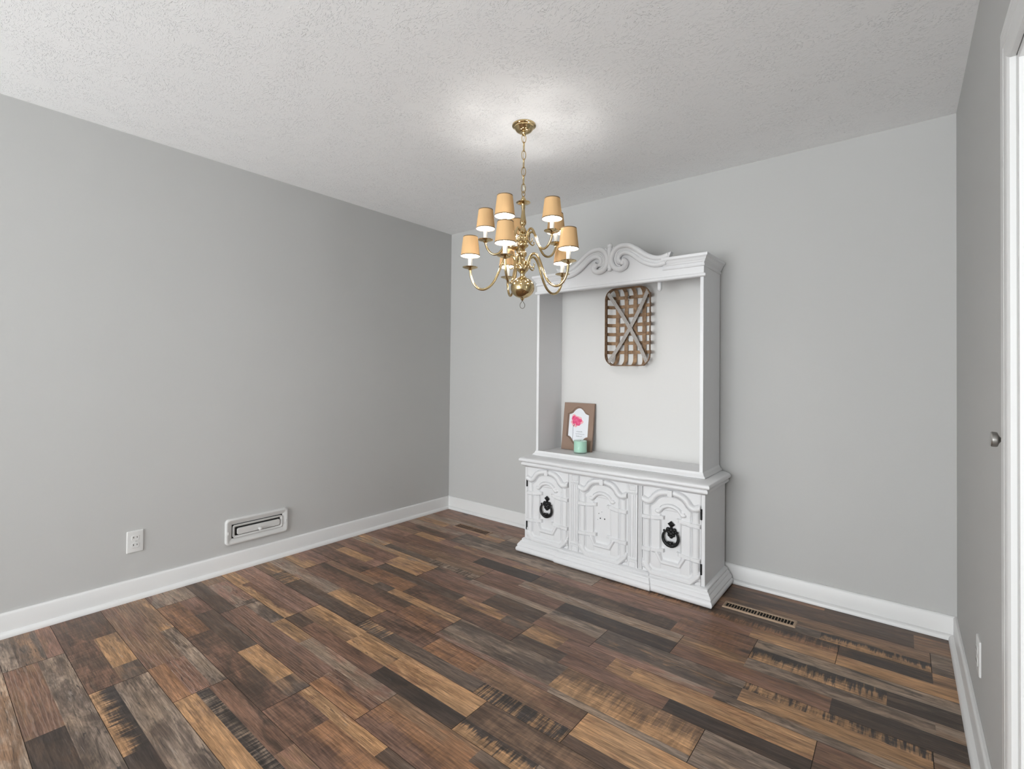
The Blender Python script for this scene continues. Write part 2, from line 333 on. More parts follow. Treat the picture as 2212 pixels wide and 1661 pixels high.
# row: lanes of (v0, v1, x start, [(x end, 'AB' + print marks), ...]);  marks: s/S saw strong/soft, d diagonal saw, c cathedral grain, k cracks, t/b B towards back/front edge, digit = share of B
ROWS = {
0: [(0, .2, 0, [(1.23, 'PG3'), (2.39, 'TD3'), (2.842, 'OR4'), (3.36, 'DT3')]), (.2, 1, 0, [(1.23, 'PM4'), (2.39, 'DT3'), (3.197, 'DR3'), (3.36, 'TO4')])],
1: [(0, .56, 0, [(.93, 'GP4'), (2.09, 'GT4'), (3.25, 'TD4'), (3.36, 'GH4k')]), (.56, 1, 0, [(.367, 'LP4'), (.72, 'PG3'), (.93, 'LP4'), (2.09, 'HG4'), (2.42, 'RD4'), (2.858, 'HG3'), (3.25, 'LW5sdt'), (3.36, 'HG4k')])],
2: [(0, .5, 0, [(.615, 'GP4'), (1.775, 'HG4'), (2.935, 'OD5st'), (3.251, 'DK4'), (3.36, 'TL4')]), (.5, 1, 0, [(.615, 'RD4'), (1.775, 'GH4k'), (2.6, 'PO4'), (2.935, 'LP4'), (3.36, 'LO3')])],
3: [(0, .43, 0, [(.32, 'TP4'), (.58, 'LP3'), (.73, 'PR4'), (1.48, 'PL4'), (2.30, 'PR4'), (2.64, 'RO4S'), (3.36, 'GW4kL')]), (.43, 1, 0, [(.32, 'PR4'), (1.02, 'RP3'), (1.48, 'KD3'), (2.30, 'DM4S'), (2.64, 'RO4S'), (3.11, 'LW5sdt'), (3.36, 'KH3')])],
4: [(0, .44, 0, [(.43, 'RP4'), (1.206, 'TP4S'), (1.45, 'PR4'), (2.366, 'GT4k'), (2.64, 'TL4'), (3.245, 'GH5k'), (3.36, 'GT4')]), (.44, .7, 0, [(.35, 'PL4'), (.8, 'TP4S'), (1.206, 'TH3'), (1.77, 'RP4'), (2.366, 'KD4'), (2.949, 'RO4'), (3.36, 'KD3')]),
    (.7, 1, 0, [(.35, 'LG4k'), (.80, 'HG3'), (1.206, 'GD5s'), (1.77, 'RP4'), (2.366, 'KD4'), (2.949, 'RO3'), (3.36, 'KD3')])],
5: [(0, .28, 0, [(.912, 'LG5k'), (1.2, 'PH4k'), (1.77, 'GP4k'), (2.072, 'GH4k'), (2.674, 'HG4k'), (3.232, 'LW4sd'), (3.36, 'GT4k')]), (.28, .74, 0, [(.59, 'RP4'), (.912, 'LP4'), (1.43, 'RP4'), (1.76, 'DH4'), (2.072, 'RG4t'), (2.674, 'HL3k'), (3.232, 'LT4'), (3.36, 'TR4')]),
    (.74, 1, 0, [(.59, 'RP4'), (.912, 'LP4'), (1.43, 'RP4'), (1.76, 'DH4'), (2.072, 'RP4'), (2.6, 'PG4'), (3.36, 'GH5k')])],
6: [(0, .40, 0, [(.165, 'RT4'), (.50, 'LT3'), (.615, 'PR4'), (1.31, 'HD5'), (1.62, 'LP4'), (1.775, 'TH5')]), (.40, 1, 0, [(.615, 'RD4S'), (1.01, 'OR4S'), (1.775, 'RD4S')]),
    (0, .58, 1.775, [(1.97, 'LT4'), (2.205, 'RP4k'), (2.305, 'LP4'), (2.935, 'LO4'), (3.36, 'RT4')]), (.58, 1, 1.775, [(2.03, 'HD4'), (2.478, 'RP4'), (2.935, 'KD3'), (3.36, 'DR4')])],
7: [(0, .3, 0, [(.31, 'PR4'), (.815, 'TP4'), (.95, 'HD4'), (1.47, 'LT4')]), (.3, 1, 0, [(.31, 'LP4t'), (1.17, 'RD4St'), (1.47, 'RO4S')]),
    (0, .82, 1.47, [(2.083, 'HG4k'), (2.63, 'LT4st')]), (.82, 1, 1.47, [(2.1, 'PG4'), (2.63, 'GH4k')]), (0, 1, 2.63, [(3.36, 'HG5k')])],
8: [(0, .5, -.04, [(.715, 'GP4k'), (1.12, 'LT4')]), (.5, 1, -.04, [(.22, 'TL4'), (.43, 'LH5s'), (1.12, 'DH4S')]),
    (0, .6, 1.12, [(1.516, 'RD4S'), (1.8, 'OR4S'), (2.28, 'TR4S')]), (.6, 1, 1.12, [(1.32, 'LH5s'), (1.885, 'HW3'), (2.28, 'LW6s')]),
    (0, .72, 2.28, [(3.36, 'LO3')]), (.72, 1, 2.28, [(3.36, 'DR4')])],
9: [(0, .6, 0, [(.803, 'PR4c'), (1.215, 'LT4b'), (1.5, 'LT4k'), (1.963, 'LO4')]), (.6, 1, 0, [(.25, 'LT3'), (.803, 'LR5t'), (.95, 'DH4'), (1.496, 'RD4'), (1.963, 'KD3')]),
    (0, .63, 1.963, [(2.7, 'MD5S'), (3.36, 'TR4')]), (.63, 1, 1.963, [(2.28, 'LW4st'), (2.8, 'GH5k'), (3.36, 'LT4')])],
10: [(0, .57, 0, [(.13, 'TG4'), (.47, 'PG4k'), (.514, 'HG4k')]), (.57, 1, 0, [(.514, 'DH4')]),
     (0, .36, .514, [(.8, 'GH5k'), (1.065, 'TL5'), (1.674, 'GP4k')]), (.36, .66, .514, [(1.36, 'RPc4'), (1.674, 'GRc5k')]), (.66, 1, .514, [(1.365, 'RDc4'), (1.674, 'OL3')]),
     (0, .33, 1.674, [(2.1, 'TO4'), (3.36, 'HD4')]), (.33, 1, 1.674, [(2.2, 'OR5Sb'), (3.36, 'DR4S')])],
11: [(0, 1, 0, [(.22, 'GP4k')]), (0, .46, .22, [(.44, 'PR4'), (.931, 'DH4'), (1.253, 'LT3k'), (1.38, 'TH5')]), (.46, 1, .22, [(.64, 'OR4S'), (1.38, 'RD5S')]),
     (0, .28, 1.38, [(1.861, 'LO4k'), (3.36, 'DH4')]), (.28, 1, 1.38, [(1.6, 'RD4S'), (3.36, 'OR5Sb')])],
12: [(0, .30, 0, [(.486, 'TL5k'), (1.09, 'GH4k')]), (.30, .67, 0, [(.786, 'TRc4'), (1.09, 'PRc4k')]), (.67, 1, 0, [(.786, 'RTc4'), (1.09, 'OR3')]),
     (0, .37, 1.09, [(1.615, 'RD4'), (3.36, 'TP4')]), (.37, .6, 1.09, [(3.36, 'GW6s')]), (.6, 1, 1.09, [(3.36, 'LT3')])],
13: [(0, 1, 0, [(.336, 'DR4S')]), (0, .45, .336, [(.665, 'LT3k'), (.80, 'TH5')]), (.45, 1, .336, [(.80, 'RD5S')]),
     (0, .6, .80, [(3.36, 'GH5k')]), (.6, 1, .80, [(1.262, 'LW5st'), (3.36, 'KD3')])],
14: [(0, .29, 0, [(.378, 'PT4')]), (.29, .74, 0, [(.378, 'TH5k')]), (.74, 1, 0, [(.378, 'GH5k')]),
     (0, .46, .378, [(3.36, 'GH5k')]), (.46, 1, .378, [(.94, 'RT4c'), (3.36, 'KD4')])],
15: [(0, 1, 0, [(3.36, 'GT5k')])]}
rng = random.Random(7)
specs = ['LT4', 'RP4S', 'DH4', 'GH5k', 'OR4S', 'KD3', 'TP4', 'LW5s', 'RDc4']
for k in range(16, 21):
    JOINT[k] = rng.random(); ROWS[k] = []
    for v0, v1 in ((0, .45), (.45, 1)):
        x = 0; l = []
        while x < 3.36: x += rng.uniform(.3, .7); l.append((min(x, 3.36), rng.choice(specs)))
        ROWS[k].append((v0, v1, 0, l))
fv = []; ff = []; fa = []; fb = []; f1 = []; f2 = []; fs_ = []; fuv = []
rng = random.Random(3)
for k, lanes in ROWS.items():
    ya, yb = Y0-PITCH*k, Y0-PITCH*(k+1)
    j0 = JOINT[k]; joints = [j0+LEN*i for i in range(-2, 4)]
    for v0, v1, xs, pcs in lanes:
        x = xs
        for xe, s in pcs:
            cuts = [max(x, 0.0)]+[j for j in joints if max(x, 0)+.012 < j < xe-.012]+[xe]
            for a, b in zip(cuts, cuts[1:]):
                if b <= a: continue
                ga = .0011 if min(abs(a-j) for j in joints) < .012 else 0
                gb = .0011 if min(abs(b-j) for j in joints) < .012 else 0
                y_0 = ya-(ya-yb)*v0-(.0008 if v0 == 0 else 0); y_1 = ya-(ya-yb)*v1+(.0008 if v1 == 1 else 0)
                o = len(fv); fv += [(a+ga, y_0, 0), (b-gb, y_0, 0), (b-gb, y_1, 0), (a+ga, y_1, 0)]; ff.append((o, o+3, o+2, o+1))
                fuv.append([(a, 0), (a, 1), (b, 1), (b, 0)])
                A, B = s[0], s[1]; mk = s[2:]
                dg = [int(q) for q in mk if q.isdigit()]
                mixv = 0.12+(dg[0] if dg else 4)*0.085
                bs = -0.9 if 't' in mk else (0.9 if 'b' in mk else 0)
                sw = 1.0 if 's' in mk else (0.42 if 'S' in mk else 0)
                j = rng.uniform(.93, 1.07)
                fa.append([q*j*1.06 for q in lin(PAL[A])]+[1]); fb.append([q*j*0.98 for q in lin(PAL[B])]+[1])
                f1.append((mixv, bs, sw)); f2.append((1.0 if 'c' in mk else 0.0, 1.0 if 'k' in mk else 0.30, 1.0 if 'd' in mk else 0.0))
                fs_.append((rng.uniform(0, 40), rng.uniform(0, 40), 0))
            x = xe
o = len(fv); fv += [(-.1, .1, -.002), (W+.12, .1, -.002), (W+.12, YF-.1, -.002), (-.1, YF-.1, -.002)]; nstrip = len(ff); ff.append((o, o+3, o+2, o+1))
fv += [(-.1, .1, -.05), (W+.12, .1, -.05), (W+.12, YF-.1, -.05), (-.1, YF-.1, -.05)]; ff.append((o+4, o+5, o+6, o+7))
for i in range(4): ff.append((o+i, o+(i+1) % 4, o+4+(i+1) % 4, o+4+i))
me = D.meshes.new('floor'); me.from_pydata(fv, [], ff); me.materials.append(M_floor); me.materials.append(M_gap)
nf = len(ff); pad = nf-nstrip
for i in range(nstrip, nf): me.polygons[i].material_index = 1
a = me.attributes.new('col_a', 'FLOAT_COLOR', 'FACE'); a.data.foreach_set('color', [q for r in fa+[[0, 0, 0, 1]]*pad for q in r])
a = me.attributes.new('col_b', 'FLOAT_COLOR', 'FACE'); a.data.foreach_set('color', [q for r in fb+[[0, 0, 0, 1]]*pad for q in r])
for nm, dt in (('p_mix', f1), ('p_pat', f2), ('p_seed', fs_)):
    a = me.attributes.new(nm, 'FLOAT_VECTOR', 'FACE'); a.data.foreach_set('vector', [q for r in dt+[(0, 0, 0)]*pad for q in r])
uvl = me.uv_layers.new(name='strip')
for i in range(nstrip):
    for li, q in zip(me.polygons[i].loop_indices, fuv[i]): uvl.data[li].uv = q
fo = D.objects.new('floor', me); COL.objects.link(fo); struct(fo)
struct(MB().box(0, W, YF, -4.60, -.0005, .004).build('floor_bounce', mat('bounce_tile', (.82, .81, .79), .7), smooth=0))  # added pale floor patch out of view, bounces sun onto the ceiling

# ------------------------------------------------------------------ room shell
T = 0.12
DY0, DY1, DZ = -1.512, -2.36, 1.935         # doorway in the right wall
struct(MB().box(-T, 0, YF-T, T, -.05, H+T).build('wall_left', M_wall, smooth=0))
struct(MB().box(0, W+T, 0, T, -.05, H+T).build('wall_back', M_wall, smooth=0))
b = MB(); b.box(W, W+T, DY0, 0, -.002, H); b.box(W, W+T, YF, DY1, -.002, H); b.box(W, W+T, DY1, DY0, DZ, H)
struct(b.build('wall_right', M_wall, smooth=0))
b = MB(); x0, x1, z0, z1 = WIN
b.box(0, x0, YF-T, YF, -.002, H); b.box(x1, W+T, YF-T, YF, -.002, H); b.box(x0, x1, YF-T, YF, -.002, z0); b.box(x0, x1, YF-T, YF, z1, H)
struct(b.build('wall_front', M_wall, smooth=0))
struct(MB().box(0, W+T, YF-T, 0, H, H+T).build('ceiling', M_ceil, smooth=0))
# unseen hall beyond the doorway; opening in its far wall added for the fill lamp
hy0, hy1 = -3.4, -.9
b = MB(); b.box(W+T, HXW, hy0-.1, hy0, -.002, H); b.box(W+T, HXW, hy1, hy1+.1, -.002, H); b.box(W+T, HXW+.1, hy0-.1, hy1+.1, H, H+T)
b.box(HXW, HXW+.1, hy0-.1, -2.85, -.002, H); b.box(HXW, HXW+.1, -1.15, hy1+.1, -.002, H); b.box(HXW, HXW+.1, -2.85, -1.15, -.002, .55); b.box(HXW, HXW+.1, -2.85, -1.15, 2.15, H)
struct(b.build('wall_hall', M_trim, smooth=0))
struct(MB().box(W+T, HXW+.1, hy0-.1, hy1+.1, -.05, -.001).build('floor_hall', mat('hall_floor', (.6, .58, .55), .6), smooth=0))
# unseen window behind the camera, added to let the fill light in
b = MB()
for xa, xb, za, zb in ((x0, x1, z0, z0+.05), (x0, x1, z1-.05, z1), (x0, x0+.05, z0+.05, z1-.05), (x1-.05, x1, z0+.05, z1-.05), ((x0+x1)/2-.025, (x0+x1)/2+.025, z0+.05, z1-.05)):
    b.box(xa, xb, YF-.09, YF-.04, za, zb)
for xa, xb, za, zb in ((x0-.08, x1+.08, z0-.08, z0), (x0-.08, x1+.08, z1, z1+.08), (x0-.08, x0, z0, z1), (x1, x1+.08, z0, z1)):
    b.box(xa, xb, YF, YF+.015, za, zb)
win = struct(b.build('added_window_1', M_trim, bevel=.003))
gm = D.materials.new('window_glass'); gm.use_nodes = True; gn = gm.node_tree; gn.nodes.clear()
go = gn.nodes.new('ShaderNodeOutputMaterial'); gx = gn.nodes.new('ShaderNodeMixShader'); gx.inputs[0].default_value = .06
gt = gn.nodes.new('ShaderNodeBsdfTransparent'); gg = gn.nodes.new('ShaderNodeBsdfGlossy'); gg.inputs['Roughness'].default_value = .02
gn.links.new(gt.outputs[0], gx.inputs[1]); gn.links.new(gg.outputs[0], gx.inputs[2]); gn.links.new(gx.outputs[0], go.inputs[0])
MB().box(x0+.045, x1-.045, YF-.068, YF-.064, z0+.045, z1-.045).build('glass_pane', gm, win, smooth=0)

# baseboards with shoe moulding
BB = [(0, 0), (.013, 0), (.013, .098), (.011, .103), (.007, .1065), (0, .1075)]
SH = [(.013, 0), (.031, 0), (.031, .006), (.0295, .013), (.0255, .019), (.0195, .0225), (.013, .024)]
def baseboard(name, path):
    o = struct(MB().sweep(path, BB).build(name, M_trim, smooth=30))
    MB().sweep(path, SH).build('shoe_molding', M_trim, o, smooth=50)
e = .0005
baseboard('baseboard_left', [(e, YF+.02), (e, -.0)])
baseboard('baseboard_back', [(.0, -e), (W, -e)])
baseboard('baseboard_right', [(W-e, 0), (W-e, -1.401)])
baseboard('baseboard_front', [(W-.03, YF+e), (.03, YF+e)])

# door casing (profiled) and jamb on the right wall
CW = .110; CT = .0153
CPROF = [(0, 0), (0, .010), (.004, .013), (.022, .0135), (.024, .0118), (.027, .0118), (.029, .0145), (.062, CT), (.064, .0135), (.067, .0135), (.069, CT), (.098, CT), (.104, .013), (CW, .010), (CW, 0)]
def casing_piece(b, ends):   # ends: ((y,z) outer start, outer end, inner start, inner end)
    (o0, o1, i0, i1) = ends; rings = []
    for t, d in CPROF:
        f = t/CW
        p0 = (o0[0]+(i0[0]-o0[0])*f, o0[1]+(i0[1]-o0[1])*f); p1 = (o1[0]+(i1[0]-o1[0])*f, o1[1]+(i1[1]-o1[1])*f)
        rings.append([(W-d, p0[0], p0[1]), (W-d, p1[0], p1[1])])
    vs = [p for r in rings for p in r]; n = len(rings)
    b.add(vs, [(2*i, 2*i+1, 2*i+3, 2*i+2) for i in range(n-1)]+[(2*n-2, 2*n-1, 1, 0)]+[tuple(range(0, 2*n, 2)), tuple(range(1, 2*n, 2))])
ya, yb, zt = -1.402, DY1-CW+.004, DZ+CW-.007; yi, yj, zi = ya-CW, DY1+.004, zt-CW
root = struct(thing('trim_1', 'white door casing on the right wall', 'door trim'))
del root['category']
b = MB(); casing_piece(b, ((ya, 0), (ya, zt), (yi, 0), (yi, zi))); b.build('side_casing', M_trim, root, smooth=25)
b = MB(); casing_piece(b, ((yb, 0), (yb, zt), (yj, 0), (yj, zi))); b.build('side_casing', M_trim, root, smooth=25)
b = MB(); casing_piece(b, ((ya, zt), (yb, zt), (yi, zi), (yj, zi))); b.build('head_casing', M_trim, root, smooth=25)
b = MB(); b.box(W+.0015, W+T, yi-.022, DY0-.0005, .0, DZ-.0005); b.box(W+.0015, W+T, DY1, DY1+.016, 0, DZ-.0005); b.box(W+.0015, W+T, DY1+.016, yi-.022, DZ-.022, DZ-.0005)
b.build('jamb', M_trim, root, smooth=0, bevel=.001)

# ------------------------------------------------------------------ wall fittings
def wall_M(side, y, z):
    """local frame: x along the wall, y up, z out of the wall"""
    if side == 'left': return Matrix(((0, 0, 1, .0003), (1, 0, 0, y), (0, 1, 0, z), (0, 0, 0, 1)))
    return Matrix(((0, 0, -1, W-.0003), (-1, 0, 0, y), (0, 1, 0, z), (0, 0, 0, 1)))
def rings_rr(w, h, r, steps):
    return [[(x, y, d) for x, y in rrect(0, 0, w-2*i, h-2*i, max(r-i*.6, .0015))] for i, d in steps]
def outlet(side, y, z, label):
    t = thing('wall_outlet', label, 'outlet', group=None); M = wall_M(side, y, z)
    MB(M).loops(rings_rr(.072, .114, .003, [(0, 0), (0, .0035), (.002, .0055), (.006, .0062)]), True, True).build('cover_plate', M_plate, t, smooth=30)
    for s in (-1, 1):
        M2 = M @ Matrix.Translation((0, s*.0195, .0062))
        r = MB(M2).loops(rings_rr(.034, .028, .009, [(0, 0), (.0, .0012), (.0008, .0018)]), True, True).build('receptacle', M_plate, t, smooth=30)
        b = MB(M2)
        for dx, hh in ((-.0075, .009), (.0075, .0075)): b.box(dx-.0014, dx+.0014, -hh/2+.003, hh/2+.003, .0017, .0021)
        b.build('slot', M_dark, r, smooth=0)
    MB(M).lathe([(.003, .006), (.003, .0072), (.002, .0078)], 12).build('screw', M_plate, t)
outlet('left', -2.278, .302, 'white duplex wall outlet on the grey wall left of the round-cornered vent')
outlet('right', -.846, .305, 'white wall outlet seen edge-on low on the right wall by the doorway')

t = thing('wall_vent', 'white round-cornered plastic wall vent above the left baseboard', 'vent')
M = wall_M('left', -1.652, .2345); VW, VH = .380, .157
MB(M).loops(rings_rr(VW, VH, .022, [(0, 0), (0, .007), (.002, .013), (.006, .0165), (.013, .0165), (.033, .0060), (.037, .0045), (.037, 0)]), False, False).build('frame', M_vent, t, smooth=40)
MB(M).loops(rings_rr(VW, VH, .024, [(.036, .0008), (.076, .0008)]), False, False).build('duct_opening', M_dark, t, smooth=0)
MB(M @ Matrix.Translation((.002, -.002, 0))).loops(rings_rr(VW-.080, VH-.080, .014, [(0, 0), (0, .0105), (.0015, .012), (.004, .0115), (.0120, .0060), (.0120, 0)]), False, False).build('louver_ring', M_vent, t, smooth=40)
MB(M @ Matrix.Translation((.0060, -.0050, 0))).loops(rings_rr(VW-.122, VH-.119, .010, [(0, .001), (0, .0115), (.0015, .013), (.004, .013)]), True, True).build('damper_plate', M_vent, t, smooth=40)
MB(M @ Matrix.Translation((.004, -.014, 0))).lathe([(.0055, .0130), (.0055, .020), (.0085, .024), (.0105, .031), (.0085, .037), (.003, .040)], 16).build('knob', M_vent, t)
for dx in (-.175, .175): MB(M).tube([(dx, -.012, .0160), (dx, .004, .0160)], .0030, 8).build('screw', M_vent, t)

# small metal knob beside the door casing
t = thing('wall_bumper', 'small round brushed metal bumper knob on the right wall beside the door casing', 'wall bumper')
Mk = Matrix(((0, 0, -1, W-.0005), (-1, 0, 0, -1.378), (0, 1, 0, 1.060), (0, 0, 0, 1)))
MB(Mk).lathe([(.0165, 0), (.0165, .002), (.006, .004), (.005, .012)], 20).build('rosette', M_steel, t)
MB(Mk).lathe([(.005, .010), (.010, .013), (.0175, .016), (.0185, .019), (.0185, .026), (.017, .028)], 24).build('knob_head', M_steel, t)

# floor registers
def register(x0, x1, ya, yb, n, fm, label):
    t = thing('floor_register', label, 'floor vent', ((x0+x1)/2, (ya+yb)/2, 0)); w, h = x1-x0, ya-yb; mg = .013
    b = MB()
    b.loops([[(x, y, z) for x, y in rrect(0, 0, w-2*i, h-2*i, .002, 2)] for i, z in ((0, .0002), (.002, .0045), (.004, .006), (mg-.001, .006), (mg, .0045), (mg, .0008))])
    b.build('frame', fm, t, smooth=30)
    MB().box(-w/2+mg, w/2-mg, -h/2+mg, h/2-mg, .0003, .0008).build('duct_opening', M_dark, t, smooth=0)
    b = MB(); pitch = (w-2*mg)/n
    for i in range(1, n):
        x = -w/2+mg+i*pitch; wd = pitch*(.22 if i != n//2 else .5)
        b.box(x-wd/2, x+wd/2, -h/2+mg, h/2-mg, .0012, .0046)
    b.build('grille', fm, t, smooth=0)
M_reg1 = mat('tan_register', (.40, .29, .20), .45, metal=.25, var=.08)
M_reg2 = mat('brown_register', (.30, .19, .13), .45, metal=.1, var=.08)
register(2.420, 2.756, -.288, -.364, 23, M_reg1, 'tan metal floor register with black slots right of the white hutch')
register(.410, .752, -.258, -.352, 22, M_reg2, 'brown floor register near the far corner left of the white hutch')

# ------------------------------------------------------------------ white hutch
HX = 1.745
hutch = thing('china_hutch', 'tall white painted hutch with arched panel doors and scrolled pediment against the back wall', 'hutch', (HX, -.22, 0))
def HB():
    return MB(Matrix.Translation((-HX, .22, 0)))
BL, BR_, BFY = 1.157, 2.345, -.400
CB0, CB1, BO = 1.452, 2.034, .010        # breakfront
def front_path(l, r, yf, yback, brk=BO, dw=.004):
    return [(l, yback), (l, yf), (CB0, yf), (CB0+dw, yf-brk), (CB1-dw, yf-brk), (CB1, yf), (r, yf), (r, yback)]
def face_path(l, r, yf, yback):
    return [(l, yback), (l, yf), (r, yf), (r, yback)]
# sweep offsets to the right-hand side; path goes left-back -> front -> right-back, outside is the right-hand side when walking reversed
def rev(p): return list(reversed(p))
# plinth
PL = [(-.03, .0), (.034, .0), (.043, .004), (.048, .012), (.049, .022), (.046, .031), (.040, .036), (.040, .039), (.042, .044), (.036, .056), (.029, .062), (.029, .065), (.026, .070), (.018, .076), (.018, .079), (.0185, .084), (.013, .090), (.004, .094), (-.03, .094)]
def flip(p): return [(-a, z) for a, z in p]
b = HB(); b.sweep(front_path(BL+.002, BR_, BFY+.006, -.034), flip(PL) if False else PL); 
b.build('plinth_molding', M_white, hutch, smooth=40)
# carcass: sides, back, floor, face frame
b = HB()
b.box(BL, BL+.018, BFY, -.03, .05, .585); b.box(BR_-.018, BR_, BFY, -.03, .05, .585)
b.box(BL+.018, BR_-.018, -.385, -.03, .06, .585)
b.box(BL-.0006, 1.1755, BFY-.0006, BFY+.02, .05, .585); b.box(2.3255, BR_+.0006, BFY-.0006, BFY+.02, .05, .585)
b.box(BL, BR_, BFY, -.385, .05, .076); b.box(BL, BR_, BFY, -.385, .574, .60)
b.box(1.5055, 1.5165, BFY-.004, -.385, .06, .585)
b.build('cabinet_body', M_white, hutch, smooth=0, bevel=.0015)
b = HB()
for xx in (1.9745, 1.981, 1.9875, 1.994): b.tube([(xx, BFY, .078), (xx, BFY, .578)], .0031, 8)
b.box(1.9715, 1.9975, BFY+.001, -.385, .06, .585)
b.build('reeded_post', M_white, hutch)
# doors as relief panels
def seg_dist(U, V, pts):
    d = np.full(U.shape, 9.0)
    for (x0, y0), (x1, y1) in zip(pts, pts[1:]):
        vx, vy = x1-x0, y1-y0; l2 = vx*vx+vy*vy+1e-12
        t = np.clip(((U-x0)*vx+(V-y0)*vy)/l2, 0, 1); d = np.minimum(d, np.hypot(U-x0-t*vx, V-y0-t*vy))
    return d
def tubep(d, r, hgt): return np.where(d < r, hgt*np.sqrt(np.clip(1-(d/r)**2, 0, 1)), 0)
def step(a, b, x): t = np.clip((x-a)/(b-a), 0, 1); return t*t*(3-2*t)
def sm(pts, n=10): return [(p.x, p.y) for p in crom([(a, b_, 0) for a, b_ in pts], n)]
OA = sm([(-.157, .500), (-.148, .4955), (-.135, .491), (-.119, .4925), (-.103, .505), (-.090, .524), (-.070, .541), (-.045, .5515), (0, .557), (.045, .5515), (.070, .541), (.090, .524), (.103, .505), (.119, .4925), (.135, .491), (.148, .4955), (.157, .500)])
IA = sm([(-.078, .447), (-.066, .444), (-.055, .456), (-.042, .470), (-.022, .480), (0, .483), (.022, .480), (.042, .470), (.055, .456), (.066, .444), (.078, .447)])
def relief(U, V, half):
    a = np.abs(U); h = np.zeros(U.shape)
    inz = step(.112, .125, V)*(1-step(.475, .490, V))
    mid = step(.064, .056, a) if False else (step(.053, .061, a)*(1-step(.106, .109, a)))
    h = np.maximum(h, .0045*mid*step(.10, .16, V)*(1-step(.46, .475, V)))
    h = np.maximum(h, tubep(np.abs(a-.113), .0030, .0035)*inz)
    h = np.maximum(h, tubep(np.abs(a-.136), .0195, .0105)*inz)
    h = np.maximum(h, tubep(np.abs(a-.060), .0028, .0065)*step(.195, .205, V)*(1-step(.44, .45, V)))
    # band between the two arches
    dO = seg_dist(U, V, OA); yO = np.interp(U.ravel(), [p[0] for p in OA], [p[1] for p in OA]).reshape(U.shape)
    yI = np.interp(U.ravel(), [p[0] for p in IA], [p[1] for p in IA]).reshape(U.shape)
    h = np.where((V < yO) & (V > yI) & (a < .11) & (V > .44), np.maximum(h, .0045), h)
    h = np.where((V > yO) & (a < .158), 0.0015, h)
    h = np.maximum(h, tubep(np.abs(dO-.0215), .0022, .0035)*np.where(V > yO, 1, 0)*(a < .155))
    h = np.maximum(h, (.0045+tubep(np.abs(dO-.0205), .0030, .0035))*np.where((V < yO) & (dO < .024) & (a < .118), 1, 0))
    h = np.maximum(h, tubep(dO, .0165, .0165))
    dI = seg_dist(U, V, IA); h = np.maximum(h, tubep(dI, .0105, .0125))
    h = np.maximum(h, .012*(1-step(.0065, .0095, np.maximum(np.abs(a-.071), np.abs(V-.449)*.8))))
    h = np.where((np.abs(dI-.0118) < .0012) & (a < .062), h-.0035, h); h = np.where((np.abs(dO-.0178) < .0012) & (a < .15), h-.0035, h)
    # keystone
    h = np.where((a < .0125) & (dO < .0185), np.maximum(h, .0185), h)
    h = np.where((np.abs(U-.0165) < .0010) & (dO < .0165), h-.004, h)
    # straps, rising over the columns
    for zc in (.4075, .2265):
        zz = zc+.004-.010*step(.05, .16, a)+.003*np.sin(a*55)
        h = np.where((np.abs(V-zz+.0128) < .0013) & (a > .036), h-.003, h)
        s = (1-step(.0085, .0112, np.abs(V-zz)))*step(.034, .037, a)
        h = np.maximum(h, s*(.0095+.006*tubep(np.abs(a-.136), .026, 1.0)+.002*(np.abs(a-.04) < .006)))
    # lower mouldings
    BO_ = [(-.1495, .141), (-.108, .0985), (.108, .0985), (.1495, .141)]
    dB = seg_dist(U, V, BO_); h = np.maximum(h, .0145*(1-step(.006, .0225, dB)))
    h = np.maximum(h, .004*(1-step(.026, .028, dB))*(V > .1))
    BI = [(-.074, .212), (-.0495, .1685), (.0495, .1685), (.074, .212)]
    dI2 = seg_dist(U, V, BI); h = np.maximum(h, .0125*(1-step(.004, .0155, dI2)))
    # centre field recess
    cen = (1-step(.050, .054, a))*step(.188, .192, V)*(1-step(.455, .458, V)); h = h-.0018*cen*(h < .004)
    # scooped lower corners
    dc = np.hypot(a-.160, V-.0775); h = np.where(dc < .036, .001, h); h = np.where(np.abs(dc-.036) < .0016, -.003, h)
    h = np.where(dc < .018, .004, h)
    if half > .17:
        o = a > .1625
        p = np.full(U.shape, .0035); cx = .1935
        q = np.abs(a-cx)
        for (za, zb) in ((.086, .128), (.530, .568)):
            m = np.maximum(q-.020, np.abs(V-(za+zb)/2)-(zb-za)/2+.004); p = np.where(np.abs(m) < .0013, .001, p)
        for zc in (.135, .141, .516, .523): p = np.where(np.abs(V-zc) < .0022, .0065, p)
        p = np.where((np.abs(q-.0085) < .0022) & (V > .150) & (V < .508), .0005, p); p = np.where((np.abs(q-.0195) < .0014) & (V > .150) & (V < .508), .0005, p)
        p = np.where(a < .1645, -.002, p)
        h = np.where(o, p, h)
    return h
